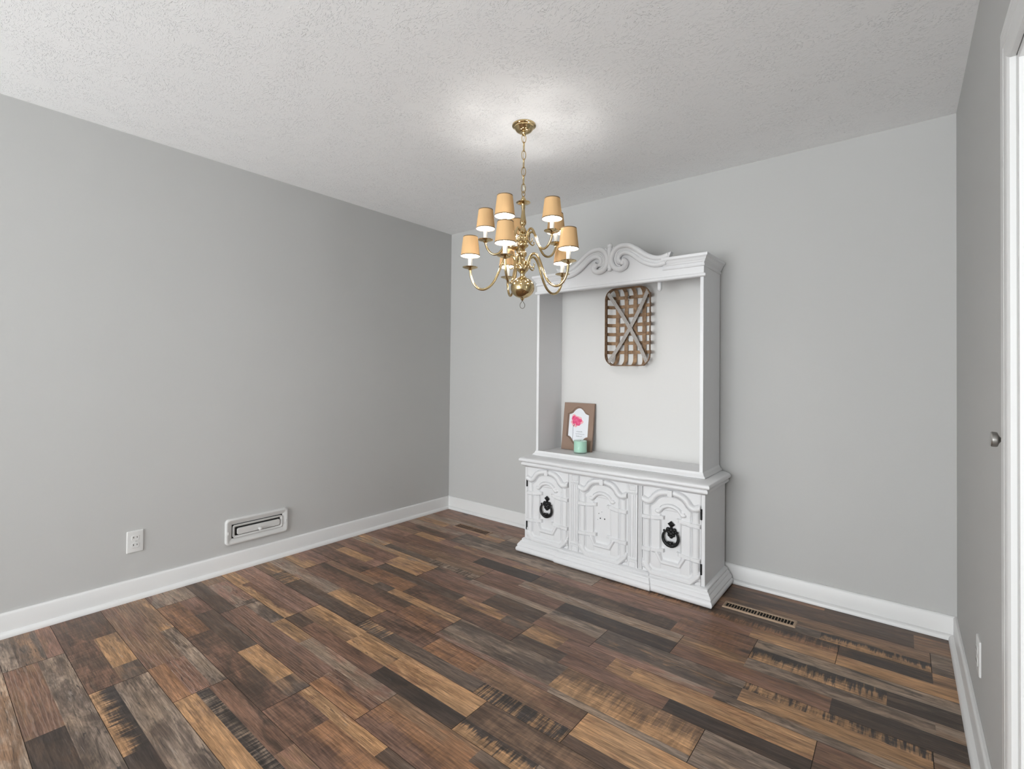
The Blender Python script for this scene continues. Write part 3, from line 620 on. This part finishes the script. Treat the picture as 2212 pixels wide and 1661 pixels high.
def door(name, cx, half, zb, label=None, step_=.0019):
    nu = int(2*half/step_); nv = int((.573-zb)/step_)
    u = np.linspace(-half, half, nu); v = np.linspace(zb, .573, nv); U, V = np.meshgrid(u, v)
    Hh = relief(U, V, half); Y = -.4005-Hh*np.where(Hh > 0, 1.3, 1.6)
    vs = [(cx+U[j, i], Y[j, i], V[j, i]) for j in range(nv) for i in range(nu)]
    fs = [(j*nu+i, j*nu+i+1, (j+1)*nu+i+1, (j+1)*nu+i) for j in range(nv-1) for i in range(nu-1)]
    n0 = len(vs); bd = [(0, i) for i in range(nu)]+[(j, nu-1) for j in range(1, nv)]+[(nv-1, i) for i in range(nu-2, -1, -1)]+[(j, 0) for j in range(nv-2, 0, -1)]
    vs += [(cx+U[j, i], -.388, V[j, i]) for j, i in bd]; nb = len(bd)
    for k in range(nb):
        k2 = (k+1) % nb; fs.append((bd[k][0]*nu+bd[k][1], n0+k, n0+k2, bd[k2][0]*nu+bd[k2][1]))
    o = HB().add(vs, fs).build(name, M_white, hutch, smooth=50)
    if label: o['label'] = label
    return o
dl = door('door', 1.3395, .1625, .079)
dc_ = door('door', 1.7435, .2255, .081, 'wide centre door with fluted pilasters and empty handle holes')
drt = door('door', 2.1625, .1620, .079)
def hinge(d, x):
    for z in (.469, .180):
        b = HB(); b.box(x-.005, x+.005, -.4045, -.3965, z-.028, z+.028); b.tube([(x, -.405, z-.028), (x, -.405, z+.028)], .004, 8)
        b.build('hinge', M_black, d)['label'] = 'black hinge'
hinge(dl, 1.174); hinge(drt, 2.3265)
def handle(d, cx):
    y = -.4015; b = HB(); T_ = lambda u, z, dy=0: (cx+u, y-dy, z)
    b.add([T_(0, .4045, .004), T_(-.021, .386, .004), T_(0, .366, .004), T_(.021, .386, .004), T_(0, .386, .014), T_(0, .386, 0)], [(0, 1, 4), (1, 2, 4), (2, 3, 4), (3, 0, 4), (1, 0, 5), (2, 1, 5), (3, 2, 5), (0, 3, 5)])
    b.box(cx-.006, cx+.006, y-.008, y, .350, .372)
    for u, z, r in ((-.018, .357, .0105), (.018, .357, .0105), (0, .354, .014), (-.025, .347, .008), (.025, .347, .008), (-.011, .342, .013), (.011, .342, .013), (0, .334, .015), (-.011, .327, .010), (.011, .327, .010), (0, .319, .011)):
        b.ball((cx+u, y-.004, z), r, 1, .8, 1, 10, 8)
    for s in (-1, 1): b.ball((cx+s*.037, y-.012, .349), .0058, 1, 1, 1, 10, 8)
    pts = [(cx+s, y-.014-.0*abs(s), z) for s, z in [(-.037, .349)]+[(.0425*math.cos(t), .314+.044*math.sin(t)) for t in [PI+R(-38)+(PI+R(76))*i/22 for i in range(23)]]+[(.037, .349)]]
    rad = [.0055+.0040*math.sin(PI*i/(len(pts)-1)) for i in range(len(pts))]
    b.tube(pts, rad, 10)
    for u, z, r in ((0, .270, .010), (-.013, .277, .009), (.013, .277, .009), (0, .284, .011), (-.022, .285, .007), (.022, .285, .007), (-.010, .290, .006), (.010, .290, .006)):
        b.ball((cx+u, y-.016, z), r, 1, .8, .9, 10, 8)
    o = b.build('handle', M_black, d); o['label'] = 'black ornate ring pull'
handle(dl, 1.3395); handle(drt, 2.1665)
for u, z, r in ((-.020, .3325, .0034), (.009, .3325, .0034), (-.030, .360, .0020), (-.010, .372, .0014), (-.038, .322, .0012)):
    o = MB(Matrix.Translation((1.7485+u-HX, -.400+.22, z)) @ Matrix.Rotation(R(90), 4, 'X')).lathe([(r, -.001), (r, .0013)], 12).build('screw_hole', M_dark, dc_, smooth=0)
# counter top
CT_ = [(-.04, .572), (.001, .572), (.006, .578), (.016, .582), (.021, .586), (.023, .592), (.022, .600), (.018, .604), (.020, .607), (.027, .609), (.033, .614), (.035, .621), (.033, .628), (.026, .634), (.012, .640), (-.004, .643), (-.04, .6445)]
b = HB(); b.sweep(front_path(BL+.004, BR_-.002, BFY-.003, -.026, .010, .022), CT_)
b.box(BL+.036, BR_-.034, BFY+.033, -.026, .600, .6448); b.build('counter_top', M_white, hutch, smooth=40)
# upper hutch
UL, UR, UY, UB = 1.186, 2.308, -.322, -.014
b = HB(); b.sweep(face_path(UL, UR, UY, UB), [(-.012, .645), (.017, .645), (.017, .649), (.012, .656), (.006, .661), (.004, .668), (0, .676), (-.012, .676)]); b.build('base_trim', M_white, hutch, smooth=35)
HB().box(UL+.004, UR-.004, UY+.002, UB-.004, .6455, .668).build('hutch_floor', M_white, hutch, smooth=0, bevel=.001)
for a_, c_ in ((UL, UL+.019), (UR-.019, UR)):
    HB().box(a_, c_, UY, UB, .668, 1.862).build('side_panel', M_white, hutch, smooth=0, bevel=.0015)
HB().box(UL+.019, UR-.019, -.034, -.022, .668, 1.83).build('back_panel', M_panel, hutch, smooth=0)
HB().box(UL+.019, UR-.019, UY+.019, UB-.02, 1.822, 1.838).build('top_panel', M_white, hutch, smooth=0)
# header board with arched top
arch = [(2.09, 1.862), (2.075, 1.872), (2.029, 1.878), (1.988, 1.90), (1.94, 1.938), (1.891, 1.972), (1.847, 1.985), (1.803, 1.982), (1.771, 1.97), (1.745, 1.97)]
full = arch+[(2*HX-x, z) for x, z in reversed(arch[:-1])]
b = HB(); b.prism([(UR+.0008, 1.748), (UR+.0008, 1.862)]+full+[(UL-.0008, 1.862), (UL-.0008, 1.748)], UY-.0008, UY+.018)
b.sweep([(UL-.003, UY+.02), (UL-.003, UY-.001), (UR+.003, UY-.001), (UR+.003, UY+.02)], [(0, 1.747), (.004, 1.748), (.0085, 1.753), (.009, 1.760), (.006, 1.766), (.0, 1.769)])
b.build('header_board', M_white, hutch, smooth=35)
CR = [(0, 1.806), (.005, 1.8075), (.0075, 1.812), (.006, 1.818), (.003, 1.822), (.003, 1.826), (.009, 1.833), (.009, 1.837), (.016, 1.845), (.017, 1.851), (.020, 1.855), (.026, 1.860), (.028, 1.868), (.027, 1.874), (0, 1.874)]
b = HB(); b.sweep([(2.078, UY-.001), (UR, UY-.001), (UR, UB)], CR); b.build('crown_molding', M_white, hutch, smooth=35)
b = HB(); b.sweep([(UL, UB), (UL, UY-.001), (2*HX-2.078, UY-.001)], CR); b.build('crown_molding', M_white, hutch, smooth=35)
# scrolls
OUT = [(2.118, 1.890), (2.075, 1.880), (2.029, 1.885), (1.982, 1.908), (1.935, 1.943), (1.889, 1.973), (1.849, 1.985), (1.810, 1.983), (1.783, 1.968), (1.7665, 1.945), (1.7575, 1.915), (1.7645, 1.882), (1.785, 1.856), (1.816, 1.846), (1.842, 1.853), (1.854, 1.872), (1.848, 1.889), (1.834, 1.897)]
MID = [(2.110, 1.872), (2.070, 1.864), (2.029, 1.868), (1.975, 1.894), (1.920, 1.936), (1.880, 1.958), (1.843, 1.966), (1.808, 1.962), (1.790, 1.945), (1.781, 1.918), (1.784, 1.894), (1.800, 1.872), (1.82, 1.866)]
MI2 = [(2.108, 1.864), (2.068, 1.856), (2.026, 1.860), (1.970, 1.886), (1.915, 1.928), (1.878, 1.949), (1.841, 1.957), (1.812, 1.951), (1.797, 1.935), (1.790, 1.914), (1.794, 1.896), (1.808, 1.880)]
INN = [(2.100, 1.850), (2.060, 1.843), (2.020, 1.847), (1.962, 1.872), (1.905, 1.916), (1.874, 1.936), (1.842, 1.943), (1.816, 1.934), (1.805, 1.916), (1.808, 1.900), (1.818, 1.890), (1.832, 1.889)]
def scroll(s):
    b = HB(); X = lambda x: HX+s*(x-HX); yy = UY-.012
    def run(pts, r0, r1, dy=0):
        p = crom([(X(x), yy-dy, z) for x, z in pts], 6); n = len(p)
        b.tube(p, [r0+(r1-r0)*(i/(n-1)) for i in range(n)], 12, flat=1.0)
    run(OUT, .0155, .0175, .004); run(MID, .0085, .0055, .001); run(MI2, .0070, .0045); run(INN, .0140, .0125, .002)
    # cove between the beads
    p0 = crom([(X(x), UY-.006, z) for x, z in OUT[:13]], 6); p1 = crom([(X(x), UY-.006, z) for x, z in INN+[INN[-1]]], 6)
    m = min(len(p0), len(p1)); vs = [tuple(q) for q in p0[:m]]+[tuple(q) for q in p1[:m]]
    b.add(vs, [(i, i+1, m+i+1, m+i) for i in range(m-1)])
    b.ball((X(1.836), yy-.010, 1.884), .017, 1, .8, 1)
    b.prism([(X(2.094), 1.838), (X(2.118), 1.868), (X(2.134), 1.905), (X(2.104), 1.897), (X(2.080), 1.842)], UY-.024, UY+.012)
    b.build('scroll_molding', M_white, hutch, smooth=50)
scroll(1); scroll(-1)
b = HB(); cp = [(HX, 1.993), (HX-.001, 1.970), (HX-.0, 1.93), (HX, 1.89), (HX+.001, 1.862), (HX+.001, 1.852)]
b.tube(crom([(x, UY-.010, z) for x, z in cp], 5), [.012+.006*math.sin(PI*i/25) for i in range(26)], 14)
b.ball((HX, UY-.013, 1.999), .0175, 1, .9, 1.0); b.ball((HX, UY-.012, 1.853), .0155, 1, .9, .75)
for s in (-1, 1):
    b.tube(crom([(HX+s*.005, UY-.012, 1.90), (HX+s*.012, UY-.014, 1.945), (HX+s*.024, UY-.012, 1.975), (HX+s*.030, UY-.010, 1.984)], 5), [.004+.004*i/15 for i in range(16)], 10)
b.build('centre_ornament', M_white, hutch, smooth=50)
b = HB(); b.tube([(2.03, -.25, 1.822), (2.03, -.25, 1.718)], .013, 14); b.ball((2.03, -.25, 1.716), .013, 1, 1, 1); b.build('hanging_peg', M_white, hutch)

# ------------------------------------------------------------------ woven basket hung in the hutch
def wood(name, c1, c2, sc=(40, 40, 4), rough=.7):
    m = mat(name, c1, rough); nt = m.node_tree; t_ = nt.nodes.new('ShaderNodeTexCoord'); mp_ = nt.nodes.new('ShaderNodeMapping'); mp_.inputs['Scale'].default_value = sc
    n = nt.nodes.new('ShaderNodeTexNoise'); n.inputs['Scale'].default_value = 1; n.inputs['Detail'].default_value = 6; n.inputs['Distortion'].default_value = .6
    r = nt.nodes.new('ShaderNodeValToRGB'); r.color_ramp.elements[0].position = .3; r.color_ramp.elements[1].position = .7
    r.color_ramp.elements[0].color = (*c2, 1); r.color_ramp.elements[1].color = (*c1, 1)
    nt.links.new(t_.outputs['Object'], mp_.inputs[0]); nt.links.new(mp_.outputs[0], n.inputs['Vector']); nt.links.new(n.outputs['Fac'], r.inputs[0]); nt.links.new(r.outputs[0], nt.nodes['Principled BSDF'].inputs['Base Color'])
    return m
M_slat = wood('basket_slat', (.34, .215, .12), (.15, .085, .045), (30, 30, 30))
M_rim = wood('basket_rim', (.27, .165, .09), (.11, .06, .035), (20, 20, 50))
M_grey = wood('grey_strap', (.46, .43, .40), (.24, .22, .205), (260, 260, 260))
bk = thing('tobacco_basket', 'brown woven flat basket with grey crossed straps hanging inside the hutch', 'basket', (1.755, -.10, 1.5175))
BW, BH, BRD = .158, .258, .072
rim = rrect(0, 0, 2*BW, 2*BH, BRD, 8)
b = MB()
for off, z0 in ((0.0, -.014), (-.004, -.004)):
    rr = rrect(0, 0, 2*(BW+off), 2*(BH+off), BRD, 8); r3 = rrect(0, 0, 2*(BW+off-.0035), 2*(BH+off-.0035), BRD-.003, 8)
    b.loops([[(x, z0, z) for x, z in rr], [(x, z0+.016, z) for x, z in rr], [(x, z0+.016, z) for x, z in r3], [(x, z0, z) for x, z in r3], [(x, z0, z) for x, z in rr]])
b.build('rim', M_rim, bk, smooth=50)
def strip(b, pts, wdir, w, th=.0012):
    P = [Vector(p) for p in pts]; wv_ = Vector(wdir)*w/2; vs = []; n = len(P)
    for i, p in enumerate(P):
        t_ = (P[min(i+1, n-1)]-P[max(i-1, 0)]).normalized(); nn = t_.cross(Vector(wdir)).normalized()*th
        vs += [tuple(p-wv_-nn), tuple(p+wv_-nn), tuple(p+wv_+nn), tuple(p-wv_+nn)]
    fs = [(0, 1, 2, 3), tuple(4*(n-1)+k for k in (3, 2, 1, 0))]
    for i in range(n-1):
        for k in range(4): fs.append((4*i+k, 4*i+(k+1) % 4, 4*i+4+(k+1) % 4, 4*i+4+k))
    b.add(vs, fs)
HZ = [.200, .139, .078, .017, -.044, -.105, -.166]; VX = [-.098, -.035, .028, .091]
b = MB(); yb_ = .056
for i, z in enumerate(HZ):
    pts = [(-BW+.002, 0, z), (-BW+.006, .022, z), (-BW+.020, .046, z), (-BW+.036, yb_, z)]
    for j, x in enumerate(VX): pts.append((x, yb_+(.0022 if (i+j) % 2 else -.0022), z))
    pts += [(BW-.036, yb_, z), (BW-.020, .046, z), (BW-.006, .022, z), (BW-.002, 0, z)]
    strip(b, [tuple(p) for p in crom(pts, 4)], (0, 0, 1), .022)
for j, x in enumerate(VX):
    pts = [(x*1.12, 0, -BH+.003), (x*1.10, .022, -BH+.007), (x*1.06, .046, -BH+.024), (x*1.02, yb_, -BH+.045)]
    for i, z in reversed(list(enumerate(HZ))): pts.append((x, yb_+(-.0022 if (i+j) % 2 else .0022), z))
    pts += [(x, yb_, BH-.045), (x, .046, BH-.024), (x, .022, BH-.007), (x, 0, BH-.003)]
    strip(b, [tuple(p) for p in crom(pts, 3)], (1, 0, 0), .026)
b.build('woven_slats', M_slat, bk, smooth=40)
for s, dy in ((-1, 0), (1, .002)):
    p0 = Vector((s*(BW-.018), -.006, BH-.030)); p1 = Vector((-s*(BW-.022), -.006, -BH+.024)); wd = (p1-p0).normalized().cross(Vector((0, 1, 0)))
    pts = []
    for i in range(13):
        t_ = i/12; p = p0.lerp(p1, t_); p.y = -.006+.040*math.sin(PI*t_)**.8+dy-.006*(1 if False else 0); pts.append(tuple(p))
    b = MB(); strip(b, pts, tuple(wd), .024, .0012); b.build('cross_strap', M_grey, bk, smooth=40)
b = MB(); b.tube([(-.008, .066, .196), (-.008, .040, .196), (-.008, .030, .190), (-.008, .030, .180), (-.008, .036, .176)], .0028, 8); b.ball((-.008, .034, .201), .006)
b.build('hook', M_steel, bk)

# ------------------------------------------------------------------ framed flower print
M_frame = mat('brown_frame', (.25, .165, .12), .6, bump=.15, bscale=150, var=.06)
M_paper = mat('art_paper', (.74, .76, .80), .7)
M_pink = wood('pink_watercolour', (.78, .16, .30), (.66, .03, .14), (40, 40, 40))
M_lpink = mat('pale_pink_wash', (.80, .42, .45), .7)
M_ink = mat('ink', (.07, .07, .08), .7)
th = math.atan2(.046, .33)
fr = thing('picture_frame', 'brown wooden frame with arched opening and pink flower print leaning in the hutch', 'picture frame', (1.376, -.094, .6682), R(1.5))
Mf = Matrix.Rotation(-th, 4, 'X')
FW, FH, FT = .240, .332, .014
opn = [(-.082, .100), (-.080, .252), (-.070, .256), (-.052, .262), (-.036, .280), (-.016, .294), (0, .297), (.016, .294), (.036, .280), (.052, .262), (.070, .256), (.080, .252), (.082, .100), (.070, .094), (.054, .086), (.036, .064), (.016, .050), (0, .047), (-.016, .050), (-.036, .064), (-.054, .086), (-.070, .094)]
# board with a hole: bridge the outline to the opening by angle
def arc(p, n=4): return [(q.x, q.y) for q in crom([(a_, z_, 0) for a_, z_ in p], n)]
opn = arc([(-.078, .250), (-.068, .252), (-.050, .260), (-.034, .278), (-.017, .291), (0, .295), (.017, .291), (.034, .278), (.050, .260), (.068, .252), (.078, .250)])
opn += arc([(.078, .098), (.064, .094), (.050, .084), (.034, .064), (.017, .051), (0, .047), (-.017, .051), (-.034, .064), (-.050, .084), (-.064, .094), (-.078, .098)])
outer = []; cc = (0, .172)
def ray_rect(a):
    dx, dz = math.cos(a), math.sin(a); t1 = (FW/2)/abs(dx) if abs(dx) > 1e-6 else 9; tz = ((FH-cc[1]) if dz > 0 else cc[1])/abs(dz) if abs(dz) > 1e-6 else 9
    t_ = min(t1, tz); return (cc[0]+dx*t_, cc[1]+dz*t_)
angs = [math.atan2(z-cc[1], x-cc[0]) for x, z in opn]
cor = [math.atan2(z-cc[1], x) for x, z in ((-FW/2, 0), (-FW/2, FH), (FW/2, FH), (FW/2, 0))]
inner = []; items = sorted([(a_, p) for a_, p in zip(angs, opn)]+[(a_, None) for a_ in cor], key=lambda q: q[0])
ko = sorted(zip(angs, opn))
def interp_open(a_):
    best = None
    for (a0, p0), (a1, p1) in zip(ko, ko[1:]+[(ko[0][0]+2*PI, ko[0][1])]):
        aa = a_ if a_ >= ko[0][0] else a_+2*PI
        if a0 <= aa <= a1:
            t_ = (aa-a0)/(a1-a0+1e-9); return (p0[0]+(p1[0]-p0[0])*t_, p0[1]+(p1[1]-p0[1])*t_)
    return ko[0][1]
for a_, p in items:
    inner.append(p if p else interp_open(a_)); outer.append(ray_rect(a_))
def shr(p, k): return (cc[0]+(p[0]-cc[0])*k, cc[1]+(p[1]-cc[1])*k)
b = MB(Mf)
b.loops([[(x, 0, z) for x, z in outer], [(x, -FT, z) for x, z in outer], [(*[(shr(p, 1.09))[0]], -FT, shr(p, 1.09)[1]) for p in inner], [(shr(p, 1.085)[0], -FT+.005, shr(p, 1.085)[1]) for p in inner],
         [(shr(p, 1.06)[0], -FT+.002, shr(p, 1.06)[1]) for p in inner], [(shr(p, 1.03)[0], -FT+.003, shr(p, 1.03)[1]) for p in inner], [(p[0], -FT+.008, p[1]) for p in inner], [(p[0], 0, p[1]) for p in inner], [(x, 0, z) for x, z in outer]])
b.build('frame', M_frame, fr, smooth=30, weld=True)
art = MB(Mf).box(-.095, .095, -.0045, -.0035, .035, .305).build('print', M_paper, fr, smooth=0)
def blob(b, cx, cz, r, n, seed, y, sx=1, sz=1):
    g = random.Random(seed); ph = [g.uniform(0, 6.28) for _ in range(4)]
    pts = [(cx+sx*r*(1+.16*math.sin(3*t+ph[0])+.10*math.sin(5*t+ph[1])+.05*math.sin(9*t+ph[2]))*math.cos(t), y, cz+sz*r*(1+.16*math.sin(3*t+ph[0])+.10*math.sin(5*t+ph[1])+.05*math.sin(9*t+ph[2]))*math.sin(t)) for t in [2*PI*i/n for i in range(n)]]
    b.add(pts, [tuple(range(n))])
b = MB(Mf); blob(b, -.018, .206, .044, 48, 3, -.0048, 1.05, .9); b.build('pale_petals', M_lpink, art, smooth=0)
b = MB(Mf); blob(b, -.030, .214, .027, 40, 1, -.0050); blob(b, -.006, .200, .029, 40, 2, -.0052, 1, .9); b.build('petals', M_pink, art, smooth=0)
b = MB(Mf); b.tube([(p[0], -.0050, p[2]) for p in crom([(-.030, 0, .180), (-.040, 0, .165), (-.042, 0, .150), (-.040, 0, .110), (-.040, 0, .070)], 5)], [.0022]*6+[.0010]*15, 6)
g = random.Random(4)
for ln, (xa, xb, zz) in enumerate(((-.014, .034, .131), (-.018, .052, .115), (-.012, .036, .099))):
    pts = [(xa+(xb-xa)*i/26, -.0049, zz+.0030*math.sin(i*1.9+ln)+g.uniform(-.0022, .0022)) for i in range(27)]
    b.tube(pts, .0006, 4)
b.build('stem_and_script', M_ink, art, smooth=0)

# ------------------------------------------------------------------ candle jar
cj = thing('candle_jar', 'small mint green glass candle jar in front of the picture frame', 'candle', (1.452, -.176, .6682)); cj.scale = (1.0, 1.0, 0.99)
M_mint = mat('mint_wax', (.46, .70, .58), .35, var=.08)
M_jar = mat('jar_glass', (.74, .84, .80), .08)
nt = M_jar.node_tree; tb = nt.nodes.new('ShaderNodeBsdfTransparent'); tb.inputs[0].default_value = (.93, 1, .97, 1); ms = nt.nodes.new('ShaderNodeMixShader'); ms.inputs[0].default_value = .22
nt.links.new(tb.outputs[0], ms.inputs[1]); nt.links.new(nt.nodes['Principled BSDF'].outputs[0], ms.inputs[2]); nt.links.new(ms.outputs[0], nt.nodes['Material Output'].inputs[0])
b = MB(); b.lathe([(.001, .0), (.041, .0), (.045, .003), (.0455, .010), (.0455, .085), (.0445, .0865), (.0435, .085), (.0435, .010), (.040, .007), (.001, .006)], 40, caps=False); b.build('glass_jar', M_jar, cj)
MB().lathe([(.001, .0075), (.039, .0075), (.0430, .0105), (.0430, .0835), (.001, .083)], 40, caps=False).build('wax', M_mint, cj)
MB().tube([(0, 0, .082), (.001, 0, .090)], .0009, 6).build('wick', M_dark, cj)

# ------------------------------------------------------------------ chandelier
AX, AY = 1.691, -1.146
ch = thing('chandelier', 'polished brass two-tier chandelier with ten small tan lamp shades hanging on a chain', 'chandelier', (AX, AY, 0))
MB().lathe([(.001, 2.4395), (.0585, 2.4395), (.0590, 2.433), (.055, 2.430), (.050, 2.4285), (.0495, 2.424), (.045, 2.420), (.040, 2.411), (.030, 2.404), (.018, 2.400), (.011, 2.399), (.009, 2.394), (.010, 2.390), (.006, 2.386), (.001, 2.385)], 40, caps=False).build('canopy', M_brass, ch)
b = MB(); zc = 2.373; i = 0
while zc > 2.112:
    pts = []
    for k in range(16):
        t_ = 2*PI*k/16; a_ = .0105*math.cos(t_); zz = .0235*math.sin(t_)
        ang = R(52) if i % 2 == 0 else R(142)
        pts.append((a_*math.cos(ang), a_*math.sin(ang), zc+zz))
    b.tube(pts, .0021, 6, closed=True); zc -= .0415; i += 1
b.build('chain', M_brass, ch)
b = MB(); b.tube([(.003*math.cos(k*.7), .003*math.sin(k*.7), 2.395-.3*k/40) for k in range(41)], .0013, 6); b.build('lamp_cord', M_brass, ch)
# column: bell, leaf dish, fluted vase, knops, hubs
def lathe_obj(name, prof, n=32, flute=0, parent=ch, mt=M_brass):
    vs = []; fs = []
    for r, z in prof:
        for k in range(n):
            a_ = 2*PI*k/n; rr = r*(1+flute*(.5+.5*math.cos(k*PI)) if flute else 1); vs.append((rr*math.cos(a_), rr*math.sin(a_), z))
    for i_ in range(len(prof)-1):
        for k in range(n):
            k2 = (k+1) % n; fs.append((i_*n+k, i_*n+k2, (i_+1)*n+k2, (i_+1)*n+k))
    return MB().add(vs, fs).build(name, mt, parent, smooth=60)
b = MB(); b.tube([(.008*math.cos(t_)*math.cos(R(52)), .008*math.cos(t_)*math.sin(R(52)), 2.096+.013*math.sin(t_)) for t_ in [2*PI*k/14 for k in range(14)]], .0022, 6, closed=True); b.build('hanging_loop', M_brass, ch)
lathe_obj('column', [(.001, 2.086), (.005, 2.084), (.010, 2.074), (.014, 2.066), (.012, 2.061), (.018, 2.060), (.034, 2.055), (.036, 2.052), (.030, 2.048), (.012, 2.045), (.0095, 2.038), (.0105, 2.030), (.0085, 2.022), (.0095, 2.000), (.013, 1.975), (.0165, 1.955), (.0150, 1.943), (.008, 1.936), (.007, 1.930),
    (.013, 1.924), (.019, 1.910), (.019, 1.904), (.012, 1.898), (.022, 1.890), (.0255, 1.872), (.022, 1.858), (.016, 1.852), (.026, 1.848), (.028, 1.842), (.026, 1.834), (.014, 1.826), (.010, 1.818), (.016, 1.812), (.0205, 1.800), (.0195, 1.790), (.012, 1.782),
    (.010, 1.776), (.013, 1.770), (.022, 1.765), (.024, 1.752), (.030, 1.740), (.031, 1.728), (.027, 1.715), (.017, 1.706), (.012, 1.698), (.011, 1.688), (.018, 1.684), (.020, 1.679)], 32)
b = MB()
pr = [(.018, 1.683)]+[(.0595*math.sin(t_), 1.630+.052*math.cos(t_)) for t_ in [R(18)+(R(150))*k/20 for k in range(21)]]+[(.009, 1.577), (.007, 1.570), (.004, 1.567), (.001, 1.567)]
b.lathe(pr, 40, caps=False); b.build('ball', M_brass, ch)
b = MB(); lp = crom([(0, 0, 1.570), (-.004, 0, 1.560), (-.0115, 0, 1.548), (-.010, 0, 1.534), (0, 0, 1.528), (.010, 0, 1.534), (.0115, 0, 1.548), (.004, 0, 1.560), (0, 0, 1.570)], 4)
b.tube([(p.x*math.cos(R(40)), p.x*math.sin(R(40)), p.z) for p in lp], .0014, 6); b.build('pull_ring', M_dbrass, ch)
LOW = [(.024, 1.735), (.030, 1.752), (.042, 1.778), (.062, 1.791), (.084, 1.782), (.104, 1.745), (.126, 1.690), (.152, 1.645), (.185, 1.622), (.216, 1.624), (.241, 1.648), (.255, 1.682), (.260, 1.716)]
UPP = [(.020, 1.852), (.024, 1.875), (.034, 1.902), (.050, 1.914), (.067, 1.904), (.083, 1.872), (.100, 1.832), (.121, 1.806), (.145, 1.800), (.166, 1.811), (.181, 1.832), (.188, 1.850), (.190, 1.862)]
def arm(path, Rr, zc, ang, sc):
    M = Matrix.Rotation(ang, 4, 'Z')
    p = crom([(r, 0, z) for r, z in path], 5)
    b = MB(M); b.tube([tuple(q) for q in p], .0062*sc, 10); b.ball((path[0][0], 0, path[0][1]), .008)
    # curled leaf below the arm root
    q = crom([(path[1][0]+.002, 0, path[1][1]), (path[1][0]+.016, 0, path[1][1]-.020), (path[1][0]+.032, 0, path[1][1]-.028), (path[1][0]+.040, 0, path[1][1]-.016), (path[1][0]+.034, 0, path[1][1]-.010)], 5)
    b.tube([tuple(x) for x in q], [.0045-.0025*i_/20 for i_ in range(21)], 8)
    b.tube([(path[2][0]+.004, 0, path[2][1]-.002), (path[1][0]+.012, 0, path[1][1]-.012)], .0022, 6)
    a_ = b.build('arm', M_brass, ch, smooth=60)
    c_ = (Rr, 0, zc)
    MB(M).lathe([(.004, -.012), (.010, -.008), (.012, -.004), (.026, -.001), (.0365, .003), (.0380, .0055), (.0360, .0055), (.024, .0030), (.013, .0035), (.013, .010), (.001, .010)], 28, c_, caps=False).build('drip_cup', M_brass, a_)
    MB(M).lathe([(.0105, .004), (.0108, .056), (.0098, .063), (.006, .064), (.001, .064)], 20, c_, caps=False).build('candle_sleeve', M_candle, a_)
    MB(M).lathe([(.005, .0645), (.0070, .068), (.0115, .078), (.0110, .088), (.006, .100), (.001, .108)], 14, c_, caps=False).build('bulb', M_bulb, a_)
    z0_, z1_ = .060, .157; r0, r1 = .0475, .0360
    b = MB(M); n = 40
    def ring(r, z): return [(c_[0]+r*math.cos(2*PI*k/n), r*math.sin(2*PI*k/n), c_[2]+z) for k in range(n)]
    b.cur = 0; b.loops([ring(r0, z0_), ring(r0*.5+r1*.5, z0_*.5+z1_*.5), ring(r1, z1_)])
    b.cur = 1; b.loops([ring(r0-.001, z0_), ring(r1-.001, z1_)])
    s_ = b.build('lamp_shade', [M_shade, M_liner], a_, smooth=60)
    for r, z, hh in ((r0, z0_, .0042), (r1, z1_-.0035, .0035)):
        b = MB(M); b.loops([ring(r-.0012, z-.0005), ring(r+.0006, z-.0005), ring(r+.0006-.0004, z+hh), ring(r-.0012, z+hh), ring(r-.0012, z-.0005)])
        b.build('trim_band', M_band, s_, smooth=60)
    b = MB(M)
    for k in range(3):
        t_ = 2*PI*k/3; b.tube([(c_[0], 0, c_[2]+.110), (c_[0]+r1*math.cos(t_), r1*math.sin(t_), c_[2]+z1_-.006)], .0007, 5)
    b.build('shade_clip', M_brass, s_)
for k in range(5): arm(LOW, .260, 1.725, R(2+72*k), 1.0)
for k in range(5): arm(UPP, .190, 1.870, R(65+72*k), .92)
